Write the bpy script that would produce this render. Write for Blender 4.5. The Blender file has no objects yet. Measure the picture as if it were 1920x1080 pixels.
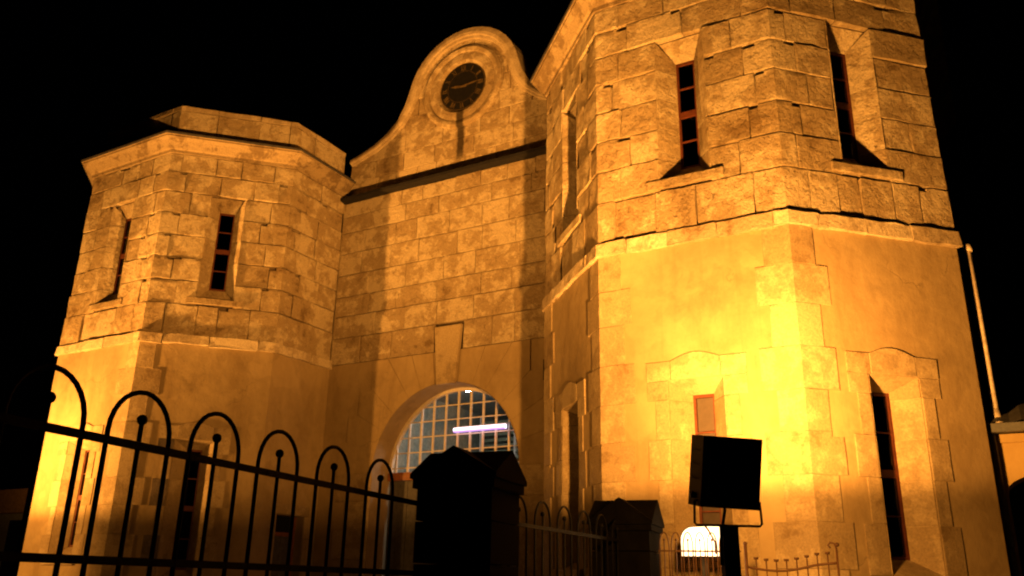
import bpy, bmesh, math, random
from mathutils import Vector, Matrix
R = math.radians
rng = random.Random(7)
sc = bpy.context.scene
col = sc.collection

# ------------------------------------------------------------------ camera
cam_d = bpy.data.cameras.new('camera')
cam = bpy.data.objects.new('camera', cam_d); col.objects.link(cam)
FW = Vector((-0.47552525, 0.81616791, 0.32824636)); RT = Vector((0.86707476, 0.49784346, 0.01825485)); UP = Vector((0.14851628, -0.29329478, 0.94441574))
m = Matrix((RT, UP, -FW)).transposed().to_4x4(); m.translation = Vector((8.72571, -12.65817, 1.55))
cam.matrix_world = m
cam_d.sensor_width = 36.0; cam_d.lens = 1596.5 / 1920 * 36
cam_d.clip_start = 0.05; cam_d.clip_end = 2000
sc.camera = cam
# ------------------------------------------------------------------ night sky
w = bpy.data.worlds.new("World"); sc.world = w; w.use_nodes = True
nt = w.node_tree; bg = nt.nodes['Background']
sky = nt.nodes.new('ShaderNodeTexSky'); sky.sky_type = 'NISHITA'; sky.sun_disc = False
sky.sun_elevation = R(-4); sky.sun_rotation = R(200)
nt.links.new(sky.outputs[0], bg.inputs[0]); bg.inputs[1].default_value = 0.004
sc.view_settings.view_transform = 'Standard'; sc.view_settings.look = 'None'
sc.view_settings.gamma = 1; sc.view_settings.use_curve_mapping = False; sc.view_settings.exposure = 0
sc.cycles.filter_width = 2.1
sc.cycles.max_bounces = 5
sc.cycles.sample_clamp_indirect = 3
FLOOD_POWER = 9700; FLOOD_COLOR = (1.0, 0.385, 0.056); LEFT_GAIN = 0.78
BEAM = (37, 16, 0.45, 1.0)    # edge, core, spill, peak of the floodlight beam

# ------------------------------------------------------------------ materials
class NT:
    def __init__(s, name):
        s.m = bpy.data.materials.new(name); s.m.use_nodes = True
        s.t = s.m.node_tree; s.b = s.t.nodes['Principled BSDF']
    def n(s, typ, **kw):
        nd = s.t.nodes.new('ShaderNode' + typ)
        for k, v in kw.items():
            if k[0] == 'i' and k[1:].isdigit(): nd.inputs[int(k[1:])].default_value = v
            else: setattr(nd, k, v)
        return nd
    def l(s, a, b): s.t.links.new(a, b)
    def noise(s, vec, scale, detail=4, rough=0.6, dist=0.0):
        nd = s.n('TexNoise'); s.l(vec, nd.inputs['Vector'])
        nd.inputs['Scale'].default_value = scale; nd.inputs['Detail'].default_value = detail
        nd.inputs['Roughness'].default_value = rough; nd.inputs['Distortion'].default_value = dist
        return nd.outputs['Fac']
    def ramp(s, fac, stops):
        nd = s.n('ValToRGB'); e = nd.color_ramp.elements
        while len(e) < len(stops): e.new(0.5)
        for el, (p, c) in zip(e, stops):
            el.position = p; el.color = (c, c, c, 1) if not isinstance(c, tuple) else (*c, 1)
        s.l(fac, nd.inputs[0]); return nd.outputs[0]
    def mix(s, fac, a, b, mode='MIX'):
        nd = s.n('Mix', data_type='RGBA', blend_type=mode)
        for v, i in ((fac, 0), (a, 6), (b, 7)):
            if hasattr(v, 'node'): s.l(v, nd.inputs[i])
            elif isinstance(v, tuple): nd.inputs[i].default_value = (*v, 1)
            else: nd.inputs[i].default_value = v
        return nd.outputs[2]
    def math(s, op, a, b=0.0):
        nd = s.n('Math', operation=op)
        for v, i in ((a, 0), (b, 1)):
            if hasattr(v, 'node'): s.l(v, nd.inputs[i])
            else: nd.inputs[i].default_value = v
        return nd.outputs[0]
    def bump(s, h, strength, dist):
        nd = s.n('Bump'); s.l(h, nd.inputs['Height'])
        nd.inputs['Strength'].default_value = strength; nd.inputs['Distance'].default_value = dist
        s.l(nd.outputs[0], s.b.inputs['Normal'])

def limestone(name, lo, mid, hi, bump=1.0, variation=0.5, stain=False):
    g = NT(name); tc = g.n('TexCoord').outputs['Object']; inf = g.n('ObjectInfo')
    off = g.n('Vector' + 'Math', operation='ADD'); sclv = g.n('VectorMath', operation='SCALE')
    cmb = g.n('CombineXYZ')
    for i in range(3): g.l(inf.outputs['Random'], cmb.inputs[i])
    g.l(cmb.outputs[0], sclv.inputs[0]); sclv.inputs['Scale'].default_value = 9.0
    g.l(tc, off.inputs[0]); g.l(sclv.outputs[0], off.inputs[1])
    v = off.outputs[0]
    patch = g.noise(tc, 1.5, 7, 0.7, 0.2)
    own = g.noise(v, 4.2, 7, 0.72, 0.25)
    f = g.math('ADD', g.math('MULTIPLY', patch, 0.55), g.math('MULTIPLY', own, 0.55))
    f = g.math('ADD', f, g.math('MULTIPLY', g.math('SUBTRACT', inf.outputs['Random'], 0.5), 0.22 * variation))
    c = g.ramp(f, [(0.40, lo), (0.48, mid), (0.54, mid), (0.60, hi)])
    grain = g.noise(v, 42, 5, 0.7)
    c = g.mix(g.ramp(grain, [(0.35, 0.55), (0.6, 0.0)]), c, g.mix(0.55, c, (0.05, 0.035, 0.02)))
    # pits and lichen flecks
    fleck = g.ramp(g.noise(tc, 13, 6, 0.75, 0.4), [(0.62, 0.0), (0.70, 0.45)])
    c = g.mix(fleck, c, tuple(x * 0.62 for x in lo))
    if stain:
        sx = g.n('SeparateXYZ'); g.l(tc, sx.inputs[0])
        wob = g.math('MULTIPLY', g.math('SUBTRACT', g.noise(tc, 4, 4), 0.5), 0.10)
        ax = g.math('ABSOLUTE', g.math('ADD', sx.outputs[0], wob))
        mx = g.n('MapRange', interpolation_type='SMOOTHSTEP', i1=0.11, i2=0.05, i3=0.0, i4=1.0); g.l(ax, mx.inputs[0])
        mz = g.n('MapRange', interpolation_type='SMOOTHSTEP', i1=9.5, i2=9.85, i3=0.0, i4=1.0); g.l(sx.outputs[2], mz.inputs[0])
        mt = g.n('MapRange', interpolation_type='SMOOTHSTEP', i1=11.0, i2=10.85, i3=0.0, i4=1.0); g.l(sx.outputs[2], mt.inputs[0])
        c = g.mix(g.math('MULTIPLY', g.math('MULTIPLY', g.math('MULTIPLY', mx.outputs[0], mz.outputs[0]), mt.outputs[0]), 0.9), c, (0.03, 0.022, 0.015))
    g.l(c, g.b.inputs['Base Color']); g.b.inputs['Roughness'].default_value = 0.92
    g.b.inputs['Specular IOR Level'].default_value = 0.2
    h = g.math('ADD', g.math('MULTIPLY', g.noise(v, 8, 7, 0.7, 0.3), 0.9), g.math('MULTIPLY', grain, 0.35))
    h = g.math('SUBTRACT', h, g.math('MULTIPLY', fleck, 0.4))
    g.bump(h, 0.85 * bump, 0.045)
    return g.m

def plaster(name, c0, c1, bump=0.5):
    g = NT(name); tc = g.n('TexCoord').outputs['Object']
    mp = g.n('Mapping'); g.l(tc, mp.inputs[0]); mp.inputs['Scale'].default_value = (1.0, 1.0, 0.35)
    f = g.math('ADD', g.math('MULTIPLY', g.noise(mp.outputs[0], 1.8, 6, 0.62, 0.5), 0.7), g.math('MULTIPLY', g.noise(tc, 6.5, 5, 0.7), 0.3))
    c = g.ramp(f, [(0.36, c0), (0.60, c1)])
    # long thin run-off streaks and small spalls
    st = g.n('Mapping'); g.l(tc, st.inputs[0]); st.inputs['Scale'].default_value = (7, 7, 0.22)
    streak = g.ramp(g.noise(st.outputs[0], 1.6, 4, 0.6), [(0.60, 0.0), (0.80, 0.25)])
    c = g.mix(streak, c, tuple(x * 0.6 for x in c0))
    sp = g.ramp(g.noise(tc, 14, 5, 0.75, 1.0), [(0.66, 0.0), (0.72, 0.55)])
    c = g.mix(sp, c, tuple(x * 0.6 for x in c0))
    wv = g.n('VectorMath', operation='ADD'); nz = g.n('TexNoise'); nz.inputs['Scale'].default_value = 2.2; nz.inputs['Detail'].default_value = 5; g.l(tc, nz.inputs['Vector'])
    sc_ = g.n('VectorMath', operation='SCALE'); g.l(nz.outputs['Color'], sc_.inputs[0]); sc_.inputs['Scale'].default_value = 0.9; g.l(tc, wv.inputs[0]); g.l(sc_.outputs[0], wv.inputs[1])
    vo = g.n('TexVoronoi', feature='DISTANCE_TO_EDGE'); vo.inputs['Scale'].default_value = 0.75; g.l(wv.outputs[0], vo.inputs['Vector'])
    crack = g.math('MULTIPLY', g.ramp(vo.outputs['Distance'], [(0.0, 1.0), (0.012, 0.0)]), g.ramp(g.noise(tc, 0.9, 3), [(0.54, 0.0), (0.60, 0.28)]))
    pt = g.ramp(g.noise(wv.outputs[0], 1.1, 2, 0.4), [(0.545, 0.0), (0.565, 0.28)])
    c = g.mix(pt, c, tuple(min(1, x * 1.22) for x in c1))
    dk = g.ramp(g.noise(wv.outputs[0], 0.8, 5, 0.65), [(0.55, 0.0), (0.72, 0.6)])
    c = g.mix(dk, c, tuple(x * 0.66 for x in c0))
    c = g.mix(crack, c, (0.05, 0.035, 0.02))
    g.l(c, g.b.inputs['Base Color']); g.b.inputs['Roughness'].default_value = 0.9
    g.b.inputs['Specular IOR Level'].default_value = 0.2
    h = g.math('ADD', g.math('SUBTRACT', g.math('MULTIPLY', g.noise(tc, 5, 5, 0.6), 0.8), g.math('MULTIPLY', crack, 0.6)), g.math('MULTIPLY', g.noise(tc, 60, 3, 0.6), 0.12))
    g.bump(g.math('SUBTRACT', h, g.math('MULTIPLY', sp, 0.25)), bump, 0.03)
    return g.m

def simple(name, c, rough=0.6, metal=0.0, var=0.25, bump=0.15, scale=14, spec=0.4):
    g = NT(name); tc = g.n('TexCoord').outputs['Object']
    f = g.noise(tc, scale, 5, 0.65)
    g.l(g.ramp(f, [(0.35, tuple(x * (1 - var) for x in c)), (0.65, tuple(min(1, x * (1 + var)) for x in c))]), g.b.inputs['Base Color'])
    g.b.inputs['Roughness'].default_value = rough; g.b.inputs['Metallic'].default_value = metal
    g.b.inputs['Specular IOR Level'].default_value = spec
    if bump: g.bump(f, bump, 0.01)
    return g.m

def emitter(name, c, s):
    g = NT(name); g.b.inputs['Base Color'].default_value = (0.6, 0.6, 0.6, 1)
    g.b.inputs['Emission Color'].default_value = (*c, 1); g.b.inputs['Emission Strength'].default_value = s
    return g.m

def glass(name):
    g = NT(name); g.t.nodes.remove(g.b)
    out = g.t.nodes['Material Output']
    tr = g.n('BsdfTransparent'); tr.inputs[0].default_value = (0.55, 0.6, 0.6, 1)
    gl = g.n('BsdfGlossy'); gl.inputs['Roughness'].default_value = 0.06; gl.inputs[0].default_value = (0.8, 0.8, 0.8, 1)
    fr = g.n('Fresnel'); fr.inputs[0].default_value = 1.5
    mx = g.n('MixShader'); g.l(fr.outputs[0], mx.inputs[0]); g.l(tr.outputs[0], mx.inputs[1]); g.l(gl.outputs[0], mx.inputs[2])
    g.l(mx.outputs[0], out.inputs[0]); return g.m

M = dict(
    stone=limestone('limestone', (0.24, 0.17, 0.095), (0.44, 0.35, 0.235), (0.66, 0.57, 0.43), 1.8, 0.45),
    pedstone=limestone('pediment_limestone', (0.20, 0.14, 0.08), (0.37, 0.29, 0.19), (0.60, 0.51, 0.38), 1.3, 0.45, True),
    band=limestone('pale_limestone', (0.26, 0.20, 0.13), (0.46, 0.38, 0.28), (0.66, 0.58, 0.46), 1.0, 0.7),
    dressed=limestone('dressed_limestone', (0.24, 0.185, 0.12), (0.38, 0.31, 0.22), (0.52, 0.44, 0.33), 0.4, 0.5),
    quoin=limestone('quoin_limestone', (0.23, 0.17, 0.10), (0.34, 0.27, 0.175), (0.45, 0.37, 0.25), 0.35, 0.6),
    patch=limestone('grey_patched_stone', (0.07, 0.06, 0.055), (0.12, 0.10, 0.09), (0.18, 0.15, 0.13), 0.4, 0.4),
    mortar=plaster('mortar', (0.05, 0.038, 0.025), (0.13, 0.10, 0.07), 0.6),
    plaster=plaster('lime_render', (0.27, 0.205, 0.12), (0.37, 0.295, 0.185), 0.45),
    red=simple('red_brown_paint', (0.10, 0.027, 0.015), 0.6),
    white=simple('white_paint', (0.72, 0.68, 0.62), 0.5, var=0.1),
    brown=simple('varnished_timber', (0.28, 0.11, 0.045), 0.5),
    door=simple('grey_door_paint', (0.10, 0.10, 0.11), 0.6),
    iron=simple('black_iron', (0.006, 0.006, 0.0065), 0.6, bump=0.25, scale=40, spec=0.04),
    rust=simple('rusty_iron', (0.05, 0.022, 0.011), 0.7, bump=0.3, scale=40),
    lampbody=simple('dark_lamp_housing', (0.02, 0.019, 0.018), 0.5, bump=0.1, spec=0.25),
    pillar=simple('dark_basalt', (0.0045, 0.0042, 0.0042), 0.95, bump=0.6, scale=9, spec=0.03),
    slate=simple('lead_flashing', (0.06, 0.06, 0.07), 0.6, spec=0.2),
    lead=simple('black_lead', (0.016, 0.016, 0.02), 0.7, spec=0.15),
    dial=simple('black_clock_dial', (0.010, 0.010, 0.011), 0.55, spec=0.2),
    gilt=simple('dull_gilt', (0.085, 0.06, 0.03), 0.55),
    pipe=simple('grey_pipe', (0.62, 0.55, 0.48), 0.6),
    bluepipe=simple('blue_grey_pipe', (0.10, 0.11, 0.13), 0.6),
    iron_roof=simple('corrugated_iron', (0.09, 0.09, 0.10), 0.6, 0.3),
    road=simple('asphalt', (0.05, 0.05, 0.052), 0.95, bump=0.5, scale=60),
    paving=simple('forecourt_gravel', (0.13, 0.115, 0.095), 0.95, bump=0.6, scale=50),
    inner=simple('passage_green_wall', (0.24, 0.26, 0.22), 0.8),
    ceiling=simple('passage_ceiling', (0.30, 0.31, 0.30), 0.8),
    cornice=limestone('weathered_cornice', (0.09, 0.065, 0.04), (0.20, 0.15, 0.095), (0.36, 0.29, 0.2), 0.8, 0.5),
    louvre=simple('louvre_paint', (0.30, 0.33, 0.24), 0.6),
    yellow=plaster('yellow_render', (0.42, 0.30, 0.13), (0.50, 0.37, 0.17), 0.2),
    blind=simple('pink_blind', (0.30, 0.21, 0.20), 0.8, var=0.08),
    glass=glass('window_glass'),
    lens=emitter('floodlight_lens', (1.0, 0.55, 0.16), 6.0),
    glare=emitter('bright_lamp_lens', (1.0, 0.84, 0.55), 1.7),
    tube=emitter('fluorescent_tube', (0.86, 0.82, 1.0), 2.6),
    bulk=emitter('bulkhead_lens', (1.0, 0.95, 0.86), 260.0),
    tubeglow=emitter('violet_halo_glow', (0.45, 0.28, 1.0), 1.0),
)

# ------------------------------------------------------------------ object helpers
def mesh(name, verts, faces, mat, smooth=()):
    me = bpy.data.meshes.new(name); me.from_pydata([tuple(v) for v in verts], [], faces); me.update()
    if mat: me.materials.append(mat)
    for i in smooth: me.polygons[i].use_smooth = True
    return me
def link(name, me, parent=None, local=False):
    o = bpy.data.objects.new(name, me); col.objects.link(o)
    if parent:
        o.parent = parent
        if not local: o.matrix_parent_inverse = world(parent).inverted()
    return o
def world(o):
    mm = Matrix.LocRotScale(o.location, o.rotation_euler, o.scale)
    return (world(o.parent) @ o.matrix_parent_inverse @ mm) if o.parent else mm
def thing(name, label, cat, loc=(0, 0, 0), rz=0, group=None):
    o = bpy.data.objects.new(name, None); col.objects.link(o); o.location = loc; o.rotation_euler = (0, 0, rz)
    o.empty_display_size = 0.3
    o['label'] = label; o['category'] = cat
    if group: o['group'] = group
    return o
class MB:
    def __init__(s): s.v = []; s.f = []; s.sm = []
    def box(s, x0, x1, y0, y1, z0, z1):
        b = len(s.v); s.v += [(x, y, z) for z in (z0, z1) for y in (y0, y1) for x in (x0, x1)]
        s.f += [tuple(b + i for i in q) for q in ((0, 2, 3, 1), (4, 5, 7, 6), (0, 1, 5, 4), (1, 3, 7, 5), (3, 2, 6, 7), (2, 0, 4, 6))]; return s
    def quad(s, *p):
        b = len(s.v); s.v += p; s.f.append(tuple(range(b, b + len(p)))); return s
    def tube(s, pts, r, n=8, caps=True):
        pts = [Vector(p) for p in pts]; b = len(s.v); prev = None
        for i, p in enumerate(pts):
            d = (pts[min(i + 1, len(pts) - 1)] - pts[max(i - 1, 0)]).normalized()
            if prev is None:
                x = d.orthogonal().normalized()
            else:
                x = (prev - d * prev.dot(d)).normalized()
            prev = x; y = d.cross(x)
            rr = r[i] if isinstance(r, (list, tuple)) else r
            s.v += [tuple(p + (x * math.cos(2 * math.pi * k / n) + y * math.sin(2 * math.pi * k / n)) * rr) for k in range(n)]
        for i in range(len(pts) - 1):
            for k in range(n):
                a = b + i * n + k; c = b + i * n + (k + 1) % n
                s.sm.append(len(s.f)); s.f.append((a, c, c + n, a + n))
        if caps:
            s.f.append(tuple(b + k for k in reversed(range(n)))); e = b + (len(pts) - 1) * n
            s.f.append(tuple(e + k for k in range(n)))
        return s
    def ball(s, c, r, n=10, m_=6):
        b = len(s.v)
        for j in range(m_ + 1):
            ph = math.pi * j / m_
            s.v += [(c[0] + r * math.sin(ph) * math.cos(2 * math.pi * k / n), c[1] + r * math.sin(ph) * math.sin(2 * math.pi * k / n), c[2] + r * math.cos(ph)) for k in range(n)]
        for j in range(m_):
            for k in range(n):
                a = b + j * n + k; c2 = b + j * n + (k + 1) % n
                s.sm.append(len(s.f)); s.f.append((a, a + n, c2 + n, c2))
        return s
    def prism(s, pts, f0, f1):
        """2D polygon pts mapped by f0 (front) and f1 (back)"""
        b = len(s.v); n = len(pts)
        s.v += [f0(*p) for p in pts] + [f1(*p) for p in pts]
        s.f.append(tuple(range(b, b + n))); s.f.append(tuple(b + n + k for k in reversed(range(n))))
        for k in range(n): s.f.append((b + k, b + n + k, b + n + (k + 1) % n, b + (k + 1) % n))
        return s
    def me(s, name, mat): return mesh(name, s.v, s.f, mat, s.sm)
    def obj(s, name, mat, parent=None, local=False): return link(name, s.me(name, mat), parent, local)

# ------------------------------------------------------------------ facade: an unrolled polyline (s along it, z up, p proud of it)
A_, W_, D_, d_ = 4.513, 2.400, 3.198, 1.646
class Facade:
    def __init__(s, pts):
        s.P = [Vector((x, y, 0)) for x, y in pts]; n = len(pts)
        s.t = [(s.P[i + 1] - s.P[i]).normalized() for i in range(n - 1)]
        s.nrm = [Vector((t.y, -t.x, 0)) for t in s.t]
        s.S = [0.0]
        for i in range(n - 1): s.S.append(s.S[-1] + (s.P[i + 1] - s.P[i]).length)
        s.mit = []
        for i in range(n):
            if i == 0: s.mit.append(s.nrm[0])
            elif i == n - 1: s.mit.append(s.nrm[-1])
            else:
                b = (s.nrm[i - 1] + s.nrm[i]); s.mit.append(b / (1 + s.nrm[i - 1].dot(s.nrm[i])))
    def pos(s, u, z, p=0.0):
        i = 0
        while i < len(s.t) - 1 and u > s.S[i + 1]: i += 1
        f = (u - s.S[i]) / (s.S[i + 1] - s.S[i])
        q = (s.P[i] + s.mit[i] * p) * (1 - f) + (s.P[i + 1] + s.mit[i + 1] * p) * f
        return Vector((q.x, q.y, z))
    def loft(s, prof, i0=0, i1=None):
        mb = MB(); i1 = len(s.P) - 1 if i1 is None else i1
        for i in range(i0, i1):
            for (p0, z0), (p1, z1) in zip(prof, prof[1:]):
                a = s.P[i] + s.mit[i] * p0; b = s.P[i + 1] + s.mit[i + 1] * p0
                c = s.P[i + 1] + s.mit[i + 1] * p1; e = s.P[i] + s.mit[i] * p1
                mb.quad((a.x, a.y, z0), (b.x, b.y, z0), (c.x, c.y, z1), (e.x, e.y, z1))
        return mb
    def wall(s, z0, z1, p, openings, mb=None):
        mb = mb or MB()
        for i in range(len(s.t)):
            a, b = s.S[i], s.S[i + 1]
            ops = [o for o in openings if o[0] < b and o[1] > a and o[2] < z1 and o[3] > z0]
            us = sorted({a, b} | {x for o in ops for x in o[:2]}); zs = sorted({z0, z1} | {x for o in ops for x in o[2:4]})
            zs = [z for z in zs if z0 <= z <= z1]
            for u0, u1 in zip(us, us[1:]):
                for za, zb in zip(zs, zs[1:]):
                    uc, zc = (u0 + u1) / 2, (za + zb) / 2
                    if any(o[0] < uc < o[1] and o[2] < zc < o[3] for o in ops): continue
                    e = 1e-6
                    mb.quad(s.pos(u0 + e, za, p), s.pos(u1 - e, za, p), s.pos(u1 - e, zb, p), s.pos(u0 + e, zb, p))
        return mb
    def stone(s, u0, u1, z0, z1, pf, pb, name, mat, parent, notch=(), ztop=None, jit=0.009, bev=0.007, gap=0.0065, rough=0.004, gapz=None):
        gz = gap if gapz is None else gapz; u0 += gap; u1 -= gap; z0 += gz; z1 -= gz
        if u1 - u0 < 0.05 or z1 - z0 < 0.03: return None
        nu = 3 if u1 - u0 > 0.5 else 2
        xs = {round(u0, 5), round(u0 + bev, 5), round(u1 - bev, 5), round(u1, 5)} | {round(u0 + (u1 - u0) * k / nu, 5) for k in range(1, nu)}
        corner = [c for c in s.S[1:-1] if u0 + 0.02 < c < u1 - 0.02]
        xs = {x for x in xs if not any(abs(x - c) < 0.04 for c in corner)} | set(corner)
        ny = rng.uniform(0.04, 0.06); nx = rng.uniform(0.11, 0.17)
        if 'L' in notch: xs = {x for x in xs if abs(x - (u0 + nx)) > 0.03} | {u0 + nx}
        if 'R' in notch: xs = {x for x in xs if abs(x - (u1 - nx)) > 0.03} | {u1 - nx}
        zs = {z0, z0 + bev, z1 - bev, z1} | ({(z0 + z1) / 2} if z1 - z0 > 0.3 else set())
        if notch: zs |= {z1 - ny}; zs -= {z1 - bev}
        xs = sorted(xs); zs = sorted(zs)
        cells = set()
        for i in range(len(xs) - 1):
            for j in range(len(zs) - 1):
                if j == len(zs) - 2 and (('L' in notch and xs[i + 1] <= u0 + nx + 1e-4) or ('R' in notch and xs[i] >= u1 - nx - 1e-4)): continue
                cells.add((i, j))
        def active(i, j): return (i, j) in cells
        tilt = (rng.uniform(-1, 1) * 0.006, rng.uniform(-1, 1) * 0.006)
        V = {}; verts = []; faces = []
        def vert(i, j):
            if (i, j) in V: return V[(i, j)]
            edge = not all(active(a, b) for a in (i - 1, i) for b in (j - 1, j))
            iscorner = any(abs(xs[i] - c) < 1e-6 for c in corner)
            ju = 0 if iscorner else rng.uniform(-jit, jit); jz = rng.uniform(-jit, jit)
            z = zs[j] + jz
            if ztop: z = z0 + (z - z0) * (ztop(xs[i]) - z0) / (z1 - z0)
            p = pf + tilt[0] * (2 * i / len(xs) - 1) + tilt[1] * (2 * j / len(zs) - 1) + rng.uniform(-rough, rough) - (bev * rng.uniform(0.6, 1.5) if edge else 0)
            V[(i, j)] = len(verts); verts.append(s.pos(xs[i] + ju, z, p)); verts.append(s.pos(xs[i] + ju, z, pb)); return V[(i, j)]
        sm = []
        for (i, j) in sorted(cells):
            q = [vert(i, j), vert(i + 1, j), vert(i + 1, j + 1), vert(i, j + 1)]
            sm.append(len(faces)); faces.append(tuple(q))
            for (da, db), (k0, k1) in (((0, -1), (0, 1)), ((1, 0), (1, 2)), ((0, 1), (2, 3)), ((-1, 0), (3, 0))):
                if not active(i + da, j + db):
                    a, b = q[k0], q[k1]; faces.append((b, a, a + 1, b + 1))
        o = link(name, mesh(name, verts, faces, mat), parent); return o
    def polystone(s, pts, pf, pb, name, mat, parent, bev=0.008):
        cx = sum(p[0] for p in pts) / len(pts); cz = sum(p[1] for p in pts) / len(pts)
        bm = bmesh.new()
        vs = [bm.verts.new((p[0], p[1], 0)) for p in pts]
        try: f = bm.faces.new(vs)
        except ValueError: bm.free(); return None
        if f.normal.z < 0: f.normal_flip()
        f.normal_update()
        if f.calc_area() < 0.006: bm.free(); return None
        r = bmesh.ops.extrude_face_region(bm, geom=[f]); top = [g for g in r['geom'] if isinstance(g, bmesh.types.BMFace)]
        for v in top[0].verts: v.co.z = 1.0
        bmesh.ops.delete(bm, geom=[f], context='FACES_ONLY') if f.is_valid else None
        bm.normal_update()
        rr = bmesh.ops.inset_individual(bm, faces=top, thickness=bev, depth=0.0)
        for v in top[0].verts: v.co.z = 2.0
        me = bpy.data.meshes.new(name)
        pp = pf + rng.uniform(-1, 1) * (0.006 if bev > 0.004 else 0.0015)
        for v in bm.verts:
            z = v.co.z; p = pb if z < 0.5 else (pp - bev if z < 1.5 else pp)
            v.co = s.pos(v.co.x, v.co.y, p)
        bm.normal_update(); bm.to_mesh(me); bm.free(); me.materials.append(mat)
        return link(name, me, parent)

UP_Z = [5.735, 6.32, 6.78, 7.23, 7.68, 8.12, 8.565, 8.98, 9.36]
LO_Z = [0.3, 0.8, 1.27, 1.75, 2.22, 2.70, 3.16, 3.62, 4.11, 4.61, 5.08, 5.56]
SILL_DEPTH = 0.27

def split(u0, u1, lo=0.42, hi=0.72):
    L = u1 - u0
    if L < 0.09: return []
    n = max(1, round(L / rng.uniform(lo, hi))); ws = [rng.uniform(0.75, 1.3) for _ in range(n)]; t = sum(ws); out = []; x = u0
    for w_ in ws: out.append((x, x + L * w_ / t)); x += L * w_ / t
    return out

def build_window(F, parent, uc, upper, blind=False, bottom=1.75, dp=SILL_DEPTH, ui=0.150):
    """slit window with splayed reveal; returns nothing, parts go under parent"""
    z0, z1 = (6.49, 8.56) if upper else (bottom, 3.85)
    i0, i1 = (6.70, 8.30) if upper else (bottom + 0.17, 3.71)
    uo = 0.335
    O = [(uc - uo, z0), (uc + uo, z0), (uc + uo, z1), (uc - uo, z1)]; I = [(uc - ui, i0), (uc + ui, i0), (uc + ui, i1), (uc - ui, i1)]
    pin = -0.10 if upper else 0.0
    mb = MB()
    for k in range(4):
        a, b = O[k], O[(k + 1) % 4]; c, e = I[(k + 1) % 4], I[k]
        mb.quad(F.pos(*b, pin), F.pos(*a, pin), F.pos(*e, -dp), F.pos(*c, -dp))
    mb.obj('reveal', M['stone' if upper else 'quoin'], parent)
    # reveal stones, course by course, sitting on the splay
    zz = [z for z in ((UP_Z if upper else LO_Z)) if z0 + 0.1 < z < z1 - 0.1]; zz = [z0] + zz + [z1]
    cl = lambda z: min(max(z, i0), i1)
    for sgn in (-1, 1):
        for za, zb in zip(zz, zz[1:]):
            g = 0.006; a, b = za + g, zb - g; ca, cb = cl(za) + g, cl(zb) - g
            if cb - ca < 0.05: continue
            so = uc + sgn * uo; si = uc + sgn * ui; lift = 0.012 + rng.uniform(-0.003, 0.004)
            pts = [(so, a, 0.002), (si, ca, -dp + 0.005), (si, cb, -dp + 0.005), (so, b, 0.002)]
            v = [F.pos(u - sgn * lift * 0.85, z, p + lift * 0.3) for u, z, p in pts] + [F.pos(u + sgn * 0.004, z, p - 0.004) for u, z, p in pts]
            fs = [(0, 1, 2, 3), (0, 4, 5, 1), (1, 5, 6, 2), (2, 6, 7, 3), (3, 7, 4, 0)]
            if sgn > 0: fs = [tuple(reversed(f)) for f in fs]
            link('reveal_stone', mesh('reveal_stone', v, fs, M['stone' if upper else 'quoin']), parent)
    # frame with four panes
    wn = MB(); fw = 0.035
    def bar(u0, u1, za, zb, p0=-dp - 0.05, p1=-dp - 0.005):
        b = len(wn.v); wn.v += [F.pos(u, z, p) for p in (p0, p1) for z in (za, zb) for u in (u0, u1)]
        wn.f.extend([tuple(b + i for i in q) for q in ((0, 2, 3, 1), (4, 5, 7, 6), (0, 1, 5, 4), (1, 3, 7, 5), (3, 2, 6, 7), (2, 0, 4, 6))])
    zm = (i0 + i1) / 2
    bar(uc - ui - 0.03, uc - ui + fw, i0 - 0.03, i1 + 0.03); bar(uc + ui - fw, uc + ui + 0.03, i0 - 0.03, i1 + 0.03)
    bar(uc - ui + fw, uc + ui - fw, i0 - 0.02, i0 + fw, -dp - 0.048, -dp - 0.007); bar(uc - ui + fw, uc + ui - fw, i1 - fw, i1 + 0.02, -dp - 0.048, -dp - 0.007)
    bar(uc - ui + fw, uc + ui - fw, zm - 0.045, zm + 0.045, -dp - 0.048, -dp - 0.007)
    qs = [i0 + fw, (i0 + zm) / 2, zm - 0.045, zm + 0.045, (zm + i1) / 2, i1 - fw]
    for q in (qs[1], qs[4]): bar(uc - ui + fw, uc + ui - fw, q - 0.009, q + 0.009, -dp - 0.044, -dp - 0.012)
    fr = wn.obj('window', M['red'], parent)
    for za, zb in ((qs[0], qs[1]), (qs[1], qs[2]), (qs[3], qs[4]), (qs[4], qs[5])):
        link('pane', mesh('pane', [F.pos(uc - ui + fw, za, -dp - 0.03), F.pos(uc + ui - fw, za, -dp - 0.03), F.pos(uc + ui - fw, zb, -dp - 0.03), F.pos(uc - ui + fw, zb, -dp - 0.03)], [(0, 1, 2, 3)], M['glass']), fr)
    if blind:
        link('blind', mesh('blind', [F.pos(uc - ui + 0.01, i0, -dp - 0.09), F.pos(uc + ui - 0.01, i0, -dp - 0.09), F.pos(uc + ui - 0.01, i1, -dp - 0.09), F.pos(uc - ui + 0.01, i1, -dp - 0.09)], [(0, 1, 2, 3)], M['blind']), fr)
    if upper:
        F.stone(uc - 0.50, uc + 0.50, 6.345, 6.475, 0.040, -0.05, 'sill', M['stone'], parent, jit=0.004)
    else:
        F.stone(uc - 0.45, uc + 0.45, bottom - 0.14, bottom - 0.01, 0.05, -0.05, 'sill', M['dressed'], parent, jit=0.004)
    return (uc - uo, uc + uo, z0, z1)

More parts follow.
